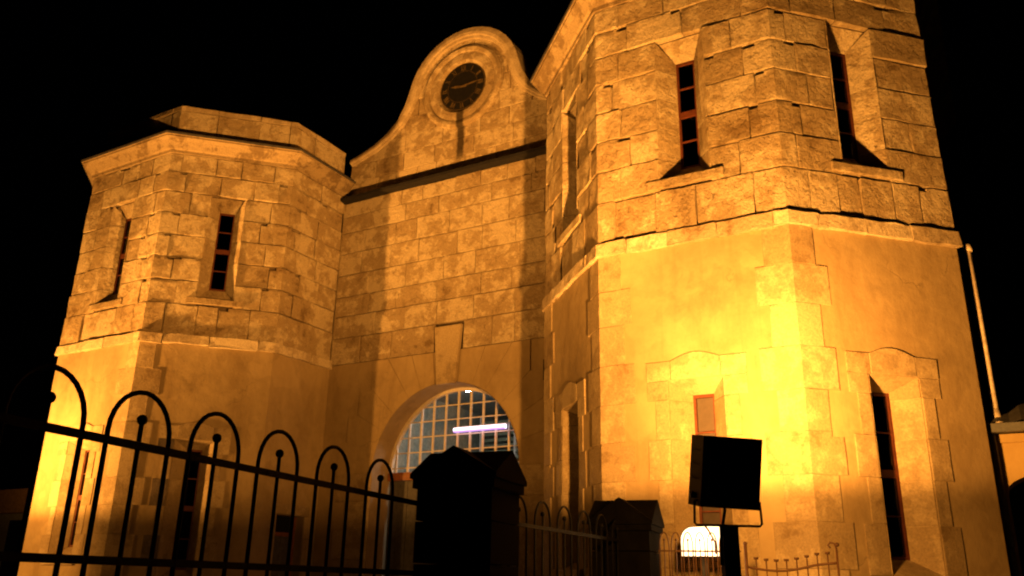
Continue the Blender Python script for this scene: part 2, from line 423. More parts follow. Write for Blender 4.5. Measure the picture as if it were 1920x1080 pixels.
def build_tower(pts, label, faces, lower_faces, bottoms, seg0, seg1, blinds=(), dark_corner=None, side_door=None):
    F = Facade(pts)
    T = thing('stone_tower', label, 'tower', (sum(p[0] for p in pts) / len(pts), -1.2, 0), 0, 'towers flanking the prison gate')
    ops = []
    for k in faces: ops.append(build_window(F, T, (F.S[k] + F.S[k + 1]) / 2, True, dp=0.20 if side_door else SILL_DEPTH, ui=0.165 if side_door else 0.15))
    for k in lower_faces: ops.append(build_window(F, T, (F.S[k] + F.S[k + 1]) / 2, False, k in blinds, bottoms[k], dp=0.22 if side_door else SILL_DEPTH))
    if side_door: ops.append(side_door)
    F.wall(5.735, 9.40, -0.10, ops).obj('wall', M['mortar'], T)
    F.wall(0.0, 5.56, 0.0, ops).obj('rendered_wall', M['plaster'], T)
    F.loft([(0.0, 5.56), (-0.05, 5.56), (-0.05, 5.735), (-0.11, 5.735)]).obj('wall_core', M['mortar'], T)
    sA, sB = F.S[seg0], F.S[seg1 + 1]
    corners = [F.S[i] for i in range(seg0 + 1, seg1 + 1)]
    # string course
    u = sA
    while u < sB - 0.05:
        e = min(u + rng.uniform(0.5, 0.95), sB)
        if sB - e < 0.3: e = sB
        F.stone(u, e, 5.555 + rng.uniform(-0.02, 0.012), 5.735, 0.055 + rng.uniform(-0.006, 0.010), -0.05, 'string_stone', M['band'], T, jit=0.013, gap=0.004, rough=0.010)
        u = e
    # ashlar of the upper storey
    for j, (za, zb) in enumerate(zip(UP_Z, UP_Z[1:])):
        edges = [sA]
        for c in corners:
            l1, l2 = ((0.34, 0.33), (0.24, 0.47), (0.36, 0.34), (0.50, 0.22))[(j + int(c * 3)) % 4]
            edges += [c - l1, c + l2]
            nt_ = ''.join(k for k in 'LR' if rng.random() < (0.95 if j % 2 == 0 else 0.28))
            F.stone(c - l1, c + l2, za, zb, 0.004 + rng.uniform(-0.006, 0.010), -0.115, 'quoin', M['stone'], T, notch=nt_ if j else '', rough=0.005, gapz=0.0105)
        edges.append(sB)
        for q in range(0, len(edges), 2):
            segs = [(edges[q], edges[q + 1])]
            for (o0, o1, oz0, oz1) in ops:
                if oz0 < zb - 0.05 and oz1 > za + 0.05:
                    n2 = []
                    for a, b in segs:
                        if o0 < b and o1 > a: n2 += [(a, o0 + 0.006), (o1 - 0.006, b)]
                        else: n2.append((a, b))
                    segs = n2
            for a, b in segs:
                for x0, x1 in split(a, b):
                    nt_ = 'L' if rng.random() < 0.07 else ('R' if rng.random() < 0.07 else '')
                    F.stone(x0, x1, za, zb, rng.uniform(-0.018, 0.016), -0.115, 'stone', M['stone'], T, notch=nt_, rough=0.007, gapz=0.011)
    # quoins on the rendered storey
    for j, (za, zb) in enumerate(zip(LO_Z, LO_Z[1:])):
        for ci, c in enumerate(corners):
            if side_door and ci == len(corners) - 1: continue      # this arris is rendered over
            l = 0.31 if j % 2 == 0 else 0.44
            mat = M['quoin']
            F.stone(c - l + rng.uniform(-0.02, 0.02), c + l + rng.uniform(-0.02, 0.02), za, zb, 0.016 + rng.uniform(-0.004, 0.005), -0.02, 'quoin', mat, T, jit=0.004, gap=0.002, rough=0.0015, bev=0.004,
                    notch='R' if (j % 4 == 1 and rng.random() < 0.6) else '')
    # dressings round the lower windows
    for k in lower_faces:
        uc = (F.S[k] + F.S[k + 1]) / 2
        hump = lambda x, uc=uc: 4.085 + (0.085 * math.cos(min(abs(x - uc) / 0.30, 1) * math.pi / 2) if abs(x - uc) < 0.30 else 0)
        F.stone(uc - 0.60, uc - 0.30, 3.85, 4.085, 0.022, -0.02, 'hood_stone', M['quoin'], T, jit=0.003, gap=0.002, rough=0.0015, bev=0.004)
        F.stone(uc + 0.30, uc + 0.60, 3.85, 4.085, 0.022, -0.02, 'hood_stone', M['quoin'], T, jit=0.003, gap=0.002, rough=0.0015, bev=0.004)
        hs = []
        for q in range(9): x = uc - 0.30 + 0.60 * q / 8; hs.append((x, hump(x)))
        F.polystone([(uc - 0.297, 3.853), (uc + 0.297, 3.853)] + [(x * 0.99 + uc * 0.01, z) for x, z in reversed(hs)], 0.028, -0.02, 'hood_stone', M['quoin'], T)
        zz = [bottoms[k]] + [z for z in LO_Z if bottoms[k] + 0.1 < z < 3.8] + [3.85]
        for j, (za, zb) in enumerate(zip(zz, zz[1:])):
            l = 0.60 if (j % 2 == len(zz) % 2) else 0.50
            for s_ in (-1, 1):
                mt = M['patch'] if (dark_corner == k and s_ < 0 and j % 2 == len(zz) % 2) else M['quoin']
                a, b = (uc - l, uc - 0.338) if s_ < 0 else (uc + 0.338, uc + l)
                F.stone(a, b, za, zb, 0.014 + rng.uniform(-0.004, 0.004), -0.02, 'jamb_stone', mt, T, jit=0.003, gap=0.002, rough=0.0015, bev=0.004)
    # cornice, blocking course, flat roof
    F.loft([(-0.12, 9.36), (0.03, 9.36), (0.035, 9.42), (0.07, 9.44), (0.11, 9.49), (0.17, 9.56), (0.235, 9.61), (0.235, 9.645), (0.255, 9.648)]).obj('cornice', M['cornice'], T)
    F.loft([(0.235, 9.65), (0.268, 9.652), (0.272, 9.69), (0.25, 9.705), (-0.02, 9.78), (-0.30, 9.80)]).obj('cornice_cap', M['slate'], T)
    F.loft([(-0.14, 9.72), (-0.14, 10.44), (-0.42, 10.44), (-0.42, 9.8)]).obj('parapet_core', M['mortar'], T)
    u = F.S[0]
    while u < F.S[-1] - 0.05:
        e = min(u + rng.uniform(0.6, 1.0), F.S[-1])
        if F.S[-1] - e < 0.35: e = F.S[-1]
        F.stone(u, e, 9.74, 10.36, -0.10 + rng.uniform(-0.008, 0.008), -0.16, 'parapet_stone', M['stone'], T, rough=0.006)
        F.stone(u, e, 10.36, 10.47, -0.085 + rng.uniform(-0.006, 0.006), -0.45, 'coping_stone', M['dressed'], T, rough=0.004)
        u = e
    rf = [F.P[i] - F.mit[i] * 0.3 for i in range(len(F.P))]
    poly = [(p.x, p.y, 9.82) for p in rf]; x0, x1 = poly[0][0], poly[-1][0]
    poly += [(x1, 3.4, 9.82), (x0, 3.4, 9.82)]
    link('roof', mesh('roof', poly, [tuple(range(len(poly)))], M['slate']), T)
    # rear walls and floor slab so no light leaks into the shell
    b0, b1 = F.P[0], F.P[-1]
    MB().quad((b1.x, b1.y, 0), (b1.x, 3.4, 0), (b1.x, 3.4, 9.8), (b1.x, b1.y, 9.8)).quad((b1.x, 3.4, 0), (b0.x, 3.4, 0), (b0.x, 3.4, 9.8), (b1.x, 3.4, 9.8)).quad((b0.x, 3.4, 0), (b0.x, b0.y, 0), (b0.x, b0.y, 9.8), (b0.x, 3.4, 9.8)).obj('rear_wall', M['plaster'], T)
    return F, T

a, W, D, d = A_, W_, D_, d_
right_pts = [(a - d, 0), (a - d, -D + d), (a, -D), (a + W, -D), (a + W + d, -D + d), (a + W + d, 3.2)]
left_pts = [(-x, y) for x, y in reversed(right_pts)]
FR, TR = build_tower(right_pts, 'tall bright octagonal limestone tower behind the black floodlight', (1, 2, 3), (1, 2, 3), {1: 1.75, 2: 1.75, 3: 1.70}, 0, 3, blinds=(2,))
F_tmp = Facade(left_pts); ss = F_tmp.S[4]
FL, TL = build_tower(left_pts, 'dimmer octagonal limestone tower behind the hooped iron fence', (2, 3), (2, 3), {2: 1.85, 3: 1.5}, 2, 4, dark_corner=3, side_door=(ss + 0.52, ss + 1.22, 0.9, 2.66))

# side doorway in the left tower's return wall
uo0, uo1 = ss + 0.52, ss + 1.22
mb = MB()
for (p0, p1) in (((uo0, .9), (uo0, 2.66)), ((uo0, 2.66), (uo1, 2.66)), ((uo1, 2.66), (uo1, .9))):
    mb.quad(FL.pos(*p0, 0), FL.pos(*p1, 0), FL.pos(*p1, -0.28), FL.pos(*p0, -0.28))
mb.obj('reveal', M['plaster'], TL)
dr = MB()
def fbox(F, mb, u0, u1, za, zb, p0, p1):
    b = len(mb.v); mb.v += [F.pos(u, z, p) for p in (p0, p1) for z in (za, zb) for u in (u0, u1)]
    mb.f += [tuple(b + i for i in q) for q in ((0, 2, 3, 1), (4, 5, 7, 6), (0, 1, 5, 4), (1, 3, 7, 5), (3, 2, 6, 7), (2, 0, 4, 6))]
    return mb
door = fbox(FL, fbox(FL, fbox(FL, MB(), uo0, uo0 + .06, .9, 2.66, -.27, -.20), uo1 - .06, uo1, .9, 2.66, -.27, -.20), uo0 + .06, uo1 - .06, 2.30, 2.37, -.268, -.205).obj('door', M['brown'], TL)
for k in range(4):
    wd = (uo1 - uo0 - .12) / 4
    fbox(FL, MB(), uo0 + .06 + wd * k + .003, uo0 + .06 + wd * (k + 1) - .003, .9, 2.30, -.26, -.225 - .003 * (k % 2)).obj('plank', M['door'], door)
fbox(FL, MB(), uo0 + .06, uo1 - .06, 2.37, 2.66, -.25, -.24).obj('pane', M['dial'], door)
FL.stone(uo0 - 0.12, uo1 + 0.12, 2.665, 2.86, 0.025, -0.02, 'lintel', M['quoin'], TL, jit=0.003, rough=0.002)
for j, (za, zb) in enumerate(zip([.9, 1.35, 1.8, 2.25], [1.35, 1.8, 2.25, 2.66])):
    FL.stone(uo1 + 0.003, uo1 + (0.2 if j % 2 else 0.13), za, zb, 0.022, -0.02, 'jamb_stone', M['quoin'], TL, jit=0.003, gap=0.003, rough=0.002)

# ------------------------------------------------------------------ central gate wall with curved clock gable
HW = a - d
G = Facade([(-HW, 0), (HW, 0)])
def gx(x): return x + HW
GT = thing('gatehouse_wall', 'stone gate wall between the two towers with arched entrance and curved clock gable', 'gatehouse', (0, 0, 0))
ARC_R, ARC_Z = 1.57, 3.45
def arcpt(th, r=ARC_R): return (r * math.cos(th), ARC_Z + r * math.sin(th))
# core wall with arch hole
mb = MB(); N = 32
arcs = [arcpt(math.pi - math.pi * k / N) for k in range(N + 1)]
for core_z0, core_z1, p, key in ((0.0, 5.62, 0.0, 'rendered_wall'), (5.62, 9.30, -0.055, 'wall')):
    mb = MB()
    if key == 'rendered_wall':
        for (xa, za), (xb, zb) in zip(arcs, arcs[1:]): mb.quad((xa, 0, za), (xb, 0, zb), (xb, 0, 5.62), (xa, 0, 5.62))
        for xa, xb in ((-HW, -ARC_R), (ARC_R, HW)): mb.quad((xa, 0, 0), (xb, 0, 0), (xb, 0, 5.62), (xa, 0, 5.62))
    else:
        mb.quad((-HW, .055, 5.62), (HW, .055, 5.62), (HW, .055, 9.3), (-HW, .055, 9.3))
        mb.quad((-HW, 0, 5.62), (HW, 0, 5.62), (HW, .055, 5.62), (-HW, .055, 5.62))
    mb.obj(key, M['plaster' if key == 'rendered_wall' else 'mortar'], GT)
mb = MB()
path = [(-ARC_R, 0.0)] + arcs + [(ARC_R, 0.0)]
for (xa, za), (xb, zb) in zip(path, path[1:]): mb.quad((xa, -.03, za), (xa, .62, za), (xb, .62, zb), (xb, -.03, zb))
sof = mb.obj('arch_soffit', M['plaster'], GT)
for pz in sof.data.polygons: pz.use_smooth = True
GZ = [5.625, 6.175, 6.64, 7.06, 7.54, 8.03, 8.5, 8.88, 9.21]
for j, (za, zb) in enumerate(zip(GZ, GZ[1:])):
    segs = [(-HW + .004, HW - .004)] if j else [(-HW + .004, -0.325), (0.325, HW - .004)]
    for s0, s1 in segs:
        for x0, x1 in split(s0, s1, 0.5, 0.85):
            G.stone(gx(x0), gx(x1), za, zb, rng.uniform(-0.010, 0.010), -0.075, 'stone', M['stone'], GT, rough=0.003, jit=0.004, gap=0.0055, gapz=0.010, bev=0.006)
# voussoirs with stepped extrados
def deg(t): return t * math.pi / 180
def vous(th0, th1, outer):
    pts = [arcpt(deg(th0 + (th1 - th0) * k / 6)) for k in range(7)]
    return pts + outer
specs = [(0.3, 15, [(2.26, 4.057), (2.26, 4.05), (2.45, 4.05), (2.45, 3.45)]), (15, 29, [(2.02, 4.557), (2.26, 4.557), (2.26, 4.063)]),
         (29, 42.6, [(1.75, 5.057), (2.02, 5.057), (2.02, 4.563)]), (42.6, 58, [(1.385, 5.615), (1.75, 5.615), (1.75, 5.063)]),
         (58, 69, [(0.825, 5.615), (1.375, 5.615)]), (69, 80.5, [(0.335, 5.615), (0.815, 5.615)])]
for th0, th1, outer in specs:
    pts = vous(th0 + .05, th1 - .05, outer)
    pr = 0.014
    G.polystone([(gx(x), z) for x, z in pts], pr, -0.01, 'voussoir', M['plaster'], GT, 0.002)
    G.polystone([(gx(-x), z) for x, z in reversed(pts)], pr, -0.01, 'voussoir', M['plaster'], GT, 0.002)
kz = math.sqrt(ARC_R ** 2 - .2 ** 2) + ARC_Z
G.polystone([(gx(-.20), 4.985), (gx(.20), 4.985), (gx(.30), 6.10), (gx(-.30), 6.10)], 0.055, -0.03, 'keystone', M['quoin'], GT, 0.012)
# jamb quoins under the springing
JZ = [0.9, 1.41, 1.92, 2.43, 2.94, 3.445]
for j, (za, zb) in enumerate(zip(JZ, JZ[1:])):
    l = 0.62 if j % 2 else 0.85
    for s_ in (-1, 1):
        x0, x1 = sorted((s_ * ARC_R, s_ * (ARC_R + l)))
        G.stone(gx(x0), gx(x1), za, zb, 0.022, -0.01, 'jamb_stone', M['quoin'], GT, jit=0.002, gap=0.003, rough=0.002, bev=0.006)
# small iron bracket plate on the right strip
MB().box(2.02, 2.09, -.03, -.001, 4.86, 5.22).box(2.09, 2.24, -.02, -.001, 4.86, 4.90).obj('wall_bracket', M['iron'], GT)
# ledge with lead top
MB().quad((-HW, -.005, 9.20), (HW, -.005, 9.20), (HW, -.16, 9.225), (-HW, -.16, 9.225)).quad((-HW, -.16, 9.225), (HW, -.16, 9.225), (HW, -.165, 9.285), (-HW, -.165, 9.285)).quad((-HW, -.165, 9.285), (HW, -.165, 9.285), (HW, .14, 9.33), (-HW, .14, 9.33)).obj('ledge', M['lead'], GT)
# gable outline
half = [(2.95, 10.27), (2.6, 10.34), (2.2, 10.49), (1.87, 10.69), (1.60, 10.95), (1.43, 11.25), (1.33, 11.55)]
CZ = 11.34
top = [(1.33 * math.cos(t), CZ + 0.02 + 1.33 * math.sin(t)) for t in [math.pi * k / 18 for k in range(1, 18)]]
top = [(x, z) for x, z in top if z > 11.6]
def clipx(x): return min(max(x, -HW + .002), HW - .002)
right_half = [(clipx(x), z) for x, z in half]
outline = right_half + top + [(-x, z) for x, z in reversed(right_half)]       # right to left over the top
ptz0 = 9.30
body = [(HW - .002, ptz0)] + outline + [(-HW + .002, ptz0)]
MB().prism(body, lambda x, z: (x, .16, z), lambda x, z: (x, .62, z)).obj('gable_wall', M['mortar'], GT)
def clip_rect(poly, x0, x1, z0, z1):
    def cut(ps, inside, inter):
        out = []
        for i in range(len(ps)):
            p, q = ps[i - 1], ps[i]
            if inside(q):
                if not inside(p): out.append(inter(p, q))
                out.append(q)
            elif inside(p): out.append(inter(p, q))
        return out
    def ix(x): return lambda p, q: (x, p[1] + (q[1] - p[1]) * (x - p[0]) / (q[0] - p[0]))
    def iz(z): return lambda p, q: (p[0] + (q[0] - p[0]) * (z - p[1]) / (q[1] - p[1]), z)
    for inside, inter in ((lambda p: p[0] >= x0, ix(x0)), (lambda p: p[0] <= x1, ix(x1)), (lambda p: p[1] >= z0, iz(z0)), (lambda p: p[1] <= z1, iz(z1))):
        if not poly: return []
        poly = cut(poly, inside, inter)
    return poly
PZ = [9.32, 9.74, 10.15, 10.56, 10.97, 11.38, 11.8, 12.2, 12.7]
for za, zb in zip(PZ, PZ[1:]):
    for x0, x1 in split(-HW, HW, 0.5, 0.85):
        pp = clip_rect(body, x0 + .005, x1 - .005, za + .005, zb - .005)
        if len(pp) >= 3:
            if all(math.hypot(x, z - CZ) < 0.9 for x, z in pp): continue
            if min(math.hypot(x, z - CZ) for x, z in pp) < 0.5 and max(math.hypot(x, z - CZ) for x, z in pp) < 1.0: continue
            cxm = sum(p[0] for p in pp) / len(pp); czm = sum(p[1] for p in pp) / len(pp)
            if math.hypot(cxm, czm - CZ) < 0.5: continue
            G.polystone([(gx(x), z) for x, z in pp], -0.112, -0.165, 'stone', M['pedstone'], GT, 0.008)
# coping that follows the outline
n = len(outline); ins = []
for i in range(n):
    p0 = Vector(outline[max(i - 1, 0)]); p1 = Vector(outline[min(i + 1, n - 1)]); t_ = (p1 - p0).normalized()
    nrm = Vector((-t_.y, t_.x)); k = 0.24 if outline[i][1] > 11.2 else 0.12 + 0.12 * max(0, (outline[i][1] - 10.3) / 0.9)
    q = Vector(outline[i]) + nrm * k; ins.append((clipx(q.x), q.y))
mb = MB()
prof = [(0.0, .66, .05), (0.0, .06, .03), (0.35, .03, 0), (0.62, .035, 0), (0.70, .06, 0), (0.92, .07, 0), (1.0, .15, 0)]
for i in range(n - 1):
    def pt(i, f, y, up):
        o, q = Vector(outline[i]), Vector(ins[i]); v = o.lerp(q, f) + (o - q).normalized() * up
        return (v.x, y, v.y)
    for (f0, y0, u0), (f1, y1, u1) in zip(prof, prof[1:]):
        mb.sm.append(len(mb.f)); mb.quad(pt(i, f0, y0, u0), pt(i, f1, y1, u1), pt(i + 1, f1, y1, u1), pt(i + 1, f0, y0, u0))
mb.obj('coping', M['dressed'], GT)
# moulded ring round the clock
mb = MB(); prof = [(0.97, .13), (0.965, .07), (0.90, .035), (0.83, .05), (0.80, .075), (0.70, .06), (0.62, .06), (0.575, .09), (0.55, .15)]; N = 48
for k in range(N):
    t0, t1 = 2 * math.pi * k / N, 2 * math.pi * (k + 1) / N
    for (r0, y0), (r1, y1) in zip(prof, prof[1:]):
        mb.sm.append(len(mb.f))
        mb.quad((r0 * math.cos(t0), y0, CZ + r0 * math.sin(t0)), (r1 * math.cos(t0), y1, CZ + r1 * math.sin(t0)), (r1 * math.cos(t1), y1, CZ + r1 * math.sin(t1)), (r0 * math.cos(t1), y0, CZ + r0 * math.sin(t1)))
mb.obj('moulded_ring', M['pedstone'], GT)

# clock
CT = thing('wall_clock', 'round black clock with dull gilt numerals set high in the curved gable', 'clock', (0, .12, CZ))
MB().prism([(0.555 * math.cos(2 * math.pi * k / 40), 0.555 * math.sin(2 * math.pi * k / 40)) for k in range(40)], lambda x, z: (x, -0.012, z), lambda x, z: (x, .03, z)).obj('dial', M['dial'], CT, True)
for r0, r1 in ((0.535, 0.55), (0.36, 0.368)):
    mb = MB()
    for k in range(40):
        t0, t1 = 2 * math.pi * k / 40, 2 * math.pi * (k + 1) / 40
        mb.quad(*[(r * math.cos(t), -.017, r * math.sin(t)) for r, t in ((r0, t0), (r1, t0), (r1, t1), (r0, t1))])
    mb.obj('minute_ring', M['gilt'], CT, True)
ROM = ['XII', 'I', 'II', 'III', 'IIII', 'V', 'VI', 'VII', 'VIII', 'IX', 'X', 'XI']
for k, txt in enumerate(ROM):
    mb = MB(); th = -2 * math.pi * k / 12; ws = {'I': .030, 'V': .065, 'X': .07}; tw = sum(ws[c] for c in txt); x = -tw / 2
    def stroke(x0, z0, x1, z1, wd):
        d_v = Vector((x1 - x0, z1 - z0)).normalized(); nn = Vector((-d_v.y, d_v.x)) * wd / 2
        pts = []
        for (px, pz) in ((x0 - nn.x, z0 - nn.y), (x1 - nn.x, z1 - nn.y), (x1 + nn.x, z1 + nn.y), (x0 + nn.x, z0 + nn.y)):
            pz2 = pz + 0.445; pts.append((px * math.cos(th) - pz2 * math.sin(th), px * math.sin(th) + pz2 * math.cos(th)))
        mb.prism(pts, lambda u, v: (u, -.019, v), lambda u, v: (u, -.012, v))
    for c in txt:
        cw = ws[c]; h = .06
        if c == 'I': stroke(x + cw / 2, -h, x + cw / 2, h, .015)
        if c == 'V': stroke(x + .008, h, x + cw / 2, -h, .016); stroke(x + cw - .008, h, x + cw / 2, -h, .008)
        if c == 'X': stroke(x + .008, h, x + cw - .008, -h, .016); stroke(x + cw - .008, h, x + .008, -h, .008)
        x += cw
    mb.obj('numeral', M['gilt'], CT, True)
for nm, L, wd, ang, yy in (('hour_hand', .30, .032, -280, -.03), ('minute_hand', .47, .022, -86, -.038)):
    mb = MB(); tt = deg(ang)
    pts = [(-wd / 2, -.10), (wd / 2, -.10), (wd * .9, L * .6), (0, L), (-wd * .9, L * .6)]
    pts = [(px * math.cos(tt) - pz * math.sin(tt), px * math.sin(tt) + pz * math.cos(tt)) for px, pz in pts]
    mb.prism(pts, lambda u, v: (u, yy, v), lambda u, v: (u, yy + .006, v)).obj(nm, M['gilt'], CT, True)

# fanlight grille and doors
FT = thing('arched_fanlight', 'white barred semicircular fanlight over the gate doors', 'fanlight', (0, .5, ARC_Z))
mb = MB()
for k in range(32):
    t0, t1 = math.pi * k / 32, math.pi * (k + 1) / 32
    q = [[(r * math.cos(t), y, r * math.sin(t)) for r, y in ((1.565, -.05), (1.505, -.05), (1.505, .03), (1.565, .03))] for t in (t0, t1)]
    for e in range(4): mb.quad(q[0][e], q[1][e], q[1][(e + 1) % 4], q[0][(e + 1) % 4])
mb.obj('frame', M['white'], FT, True)
MB().box(-1.55, 1.55, -.07, .05, -.10, .045).obj('transom', M['brown'], FT, True)
for k in range(-5, 6):
    x = -.04 + .275 * k; h = math.sqrt(max(1.51 ** 2 - x * x, 0.01))
    if abs(x) < 1.5: MB().box(x - .015, x + .015, -.022, .02, .045, h).obj('upright_bar', M['white'], FT, True)
for k, z in enumerate((.13, .41, .69, .98, 1.25)):
    h = math.sqrt(1.51 ** 2 - z * z); MB().box(-h, h, -.028, -.0225, z - .010, z + .010).obj('cross_bar', M['white'], FT, True)
for s_ in (-1, 1):
    DT = thing('gate_door', 'tall dark grey plank gate door, %s leaf under the fanlight' % ('left' if s_ < 0 else 'right'), 'door', (s_ * .775, .5, .9), 0, 'gate doors')
    MB().box(-.75, .75, .02, .07, .15, .35).box(-.75, .75, .02, .07, 1.9, 2.1).obj('brace', M['door'], DT, True)
    for k in range(7):
        w_ = 1.5 / 7; MB().box(-.75 + w_ * k + .004, -.75 + w_ * (k + 1) - .004, -.03 - .003 * (k % 2), .02, .01, 2.44).obj('plank', M['door'], DT, True)

# passage behind the gate
def struct(name, me, mat=None):
    o = link(name, me); o['kind'] = 'structure'; return o
mb = MB(); y0, y1, xw, zc = .625, 7.0, 2.6, 5.55
mb.quad((-xw, y0, .9), (-xw, y1, .9), (-xw, y1, zc), (-xw, y0, zc)).quad((xw, y0, .9), (xw, y0, zc), (xw, y1, zc), (xw, y1, .9)).quad((-xw, y1, .9), (xw, y1, .9), (xw, y1, zc), (-xw, y1, zc))
struct('passage_wall', mb.me('passage_wall', M['inner']))
struct('passage_ceiling', MB().box(-xw, xw, y0, y1, zc, zc + .1).me('passage_ceiling', M['ceiling']))
mbb = MB()
for (xa, za), (xb, zb) in zip(arcs, arcs[1:]): mbb.quad((xa, .622, za), (xb, .622, zb), (xb, .622, 5.65), (xa, .622, 5.65))
for xa, xb in ((-HW, -ARC_R), (ARC_R, HW)): mbb.quad((xa, .622, 0), (xb, .622, 0), (xb, .622, 5.65), (xa, .622, 5.65))
mbb.obj('inner_wall', M['ceiling'], GT)
LV = thing('louvred_screen', 'pale green louvred screen inside the gate passage seen through the fanlight', 'screen', (-1.5, 5.2, .95))
MB().box(-1.0, -.94, -.04, .04, 0, 4.5).box(.94, 1.0, -.04, .04, 0, 4.5).box(-.03, .03, -.04, .04, 0, 4.5).obj('frame', M['white'], LV, True)
sl = MB().quad((-.46, -.05, 0), (.46, -.05, 0), (.46, .04, .09), (-.46, .04, .09)).quad((-.46, .045, .085), (.46, .045, .085), (.46, -.045, -.005), (-.46, -.045, -.005)).me('slat', M['louvre'])
for k in range(30):
    for x in (-.485, .485):
        o = link('slat', sl, LV, True); o.location = (x, 0, .1 + .145 * k)
LT = thing('tube_light', 'long violet-white fluorescent tube glowing before the fanlight bars', 'tube light', (.51, .37, 4.205))
MB().tube([(-.55, 0, 0), (.55, 0, 0)], .034, 12).obj('tube', M['tube'], LT, True)
MB().box(-.57, .57, .02, .06, .03, .055).obj('fitting', M['white'], LT, True)
MB().quad((-.55, -.030, -.046), (.55, -.030, -.046), (.55, .03, -.05), (-.55, .03, -.05)).quad((-.55, .03, -.05), (.55, .03, -.05), (.55, .035, -.02), (-.55, .035, -.02)).quad((-.55, -.033, -.02), (.55, -.033, -.02), (.55, -.030, -.046), (-.55, -.030, -.046)).obj('halo_strip', M['tubeglow'], LT, True)  # added glowing strips imitating the violet halo round the tube
MB().box(-.40, -.37, .03, .11, .03, .045).box(.37, .40, .03, .11, .03, .045).obj('bracket', M['white'], LT, True)
BT = thing('bulkhead_lamp', 'small bluish bulkhead lamp on the passage ceiling near the arch crown', 'lamp', (-.6, 1.75, 5.30))
MB().box(-.16, .16, -.08, .08, .05, .12).obj('body', M['white'], BT, True)
MB().box(-.13, .13, -.06, .06, -.03, .05).obj('lens', M['bulk'], BT, True)
MB().tube([(0, 0, .12), (0, 0, .25)], .02, 8).obj('stem', M['white'], BT, True)

# ------------------------------------------------------------------ floodlights
def flood_lamp(name, power, turn):
    L = bpy.data.lights.new(name, 'POINT'); L.shadow_soft_size = 0.11; L.energy = power; L.color = FLOOD_COLOR
    L.use_nodes = True; t = L.node_tree; em = t.nodes['Emission']
    tc = t.nodes.new('ShaderNodeTexCoord')
    def dotn(v):
        q = t.nodes.new('ShaderNodeVectorMath'); q.operation = 'DOT_PRODUCT'; t.links.new(tc.outputs['Normal'], q.inputs[0]); q.inputs[1].default_value = v; return q.outputs['Value']
    def rng_(sv, a0, a1, b0, b1):
        q = t.nodes.new('ShaderNodeMapRange'); q.interpolation_type = 'SMOOTHSTEP'; t.links.new(sv, q.inputs[0])
        for i, v in enumerate((a0, a1, b0, b1)): q.inputs[i + 1].default_value = v
        return q.outputs[0]
    sg = 1 if turn > 0 else -1
    rot = (Matrix.Rotation(turn + sg * LAMP_TURN, 3, 'Z') @ Matrix.Rotation(R(90 + FLOOD_TILT), 3, 'X')).transposed()
    def loc(v): return tuple(rot @ Vector(v).normalized())
    ax = rng_(dotn((0, 0, -1)), math.cos(deg(BEAM[0])), math.cos(deg(BEAM[1])), BEAM[2], BEAM[3])      # beam round the lamp axis
    dn = rng_(dotn(loc((0, 0, 1))), -0.03, 0.11, 0.0, 1.0)                                 # housing lip cuts the light below level
    sd = rng_(dotn(loc((sg * 0.87, 0.5, 0))), -0.10, 0.16, 0.08, 0.34)                      # ... less so on the side of its own tower
    mxn = t.nodes.new('ShaderNodeMath'); mxn.operation = 'MAXIMUM'; t.links.new(dn, mxn.inputs[0]); t.links.new(sd, mxn.inputs[1]); dn = mxn.outputs[0]
    bk = rng_(dotn(loc((-math.sin(turn), math.cos(turn), 0))), -0.02, 0.22, 0.0, 1.0)       # nothing leaves through the back of the housing
    up = rng_(dotn(loc((0, 0, 1))), 0.10, 0.78, 0.54, 1.16)                                # stronger upwards than level
    def mul(x, y):
        mu = t.nodes.new('ShaderNodeMath'); mu.operation = 'MULTIPLY'; t.links.new(x, mu.inputs[0]); t.links.new(y, mu.inputs[1]); return mu.outputs[0]
    ho = rng_(dotn(loc((-sg * 0.10, 0.94, 0.32))), math.cos(deg(27)), 1.0, 0.0, 0.26)              # reflector hot spot on the near wall
    ad = t.nodes.new('ShaderNodeMath'); ad.operation = 'ADD'; t.links.new(mul(ax, up), ad.inputs[0]); t.links.new(ho, ad.inputs[1])
    t.links.new(mul(mul(ad.outputs[0], dn), bk), em.inputs['Strength']); return L
ROLL = R(2.4); FLOOD_TILT = 44; LAMP_TURN = R(37)
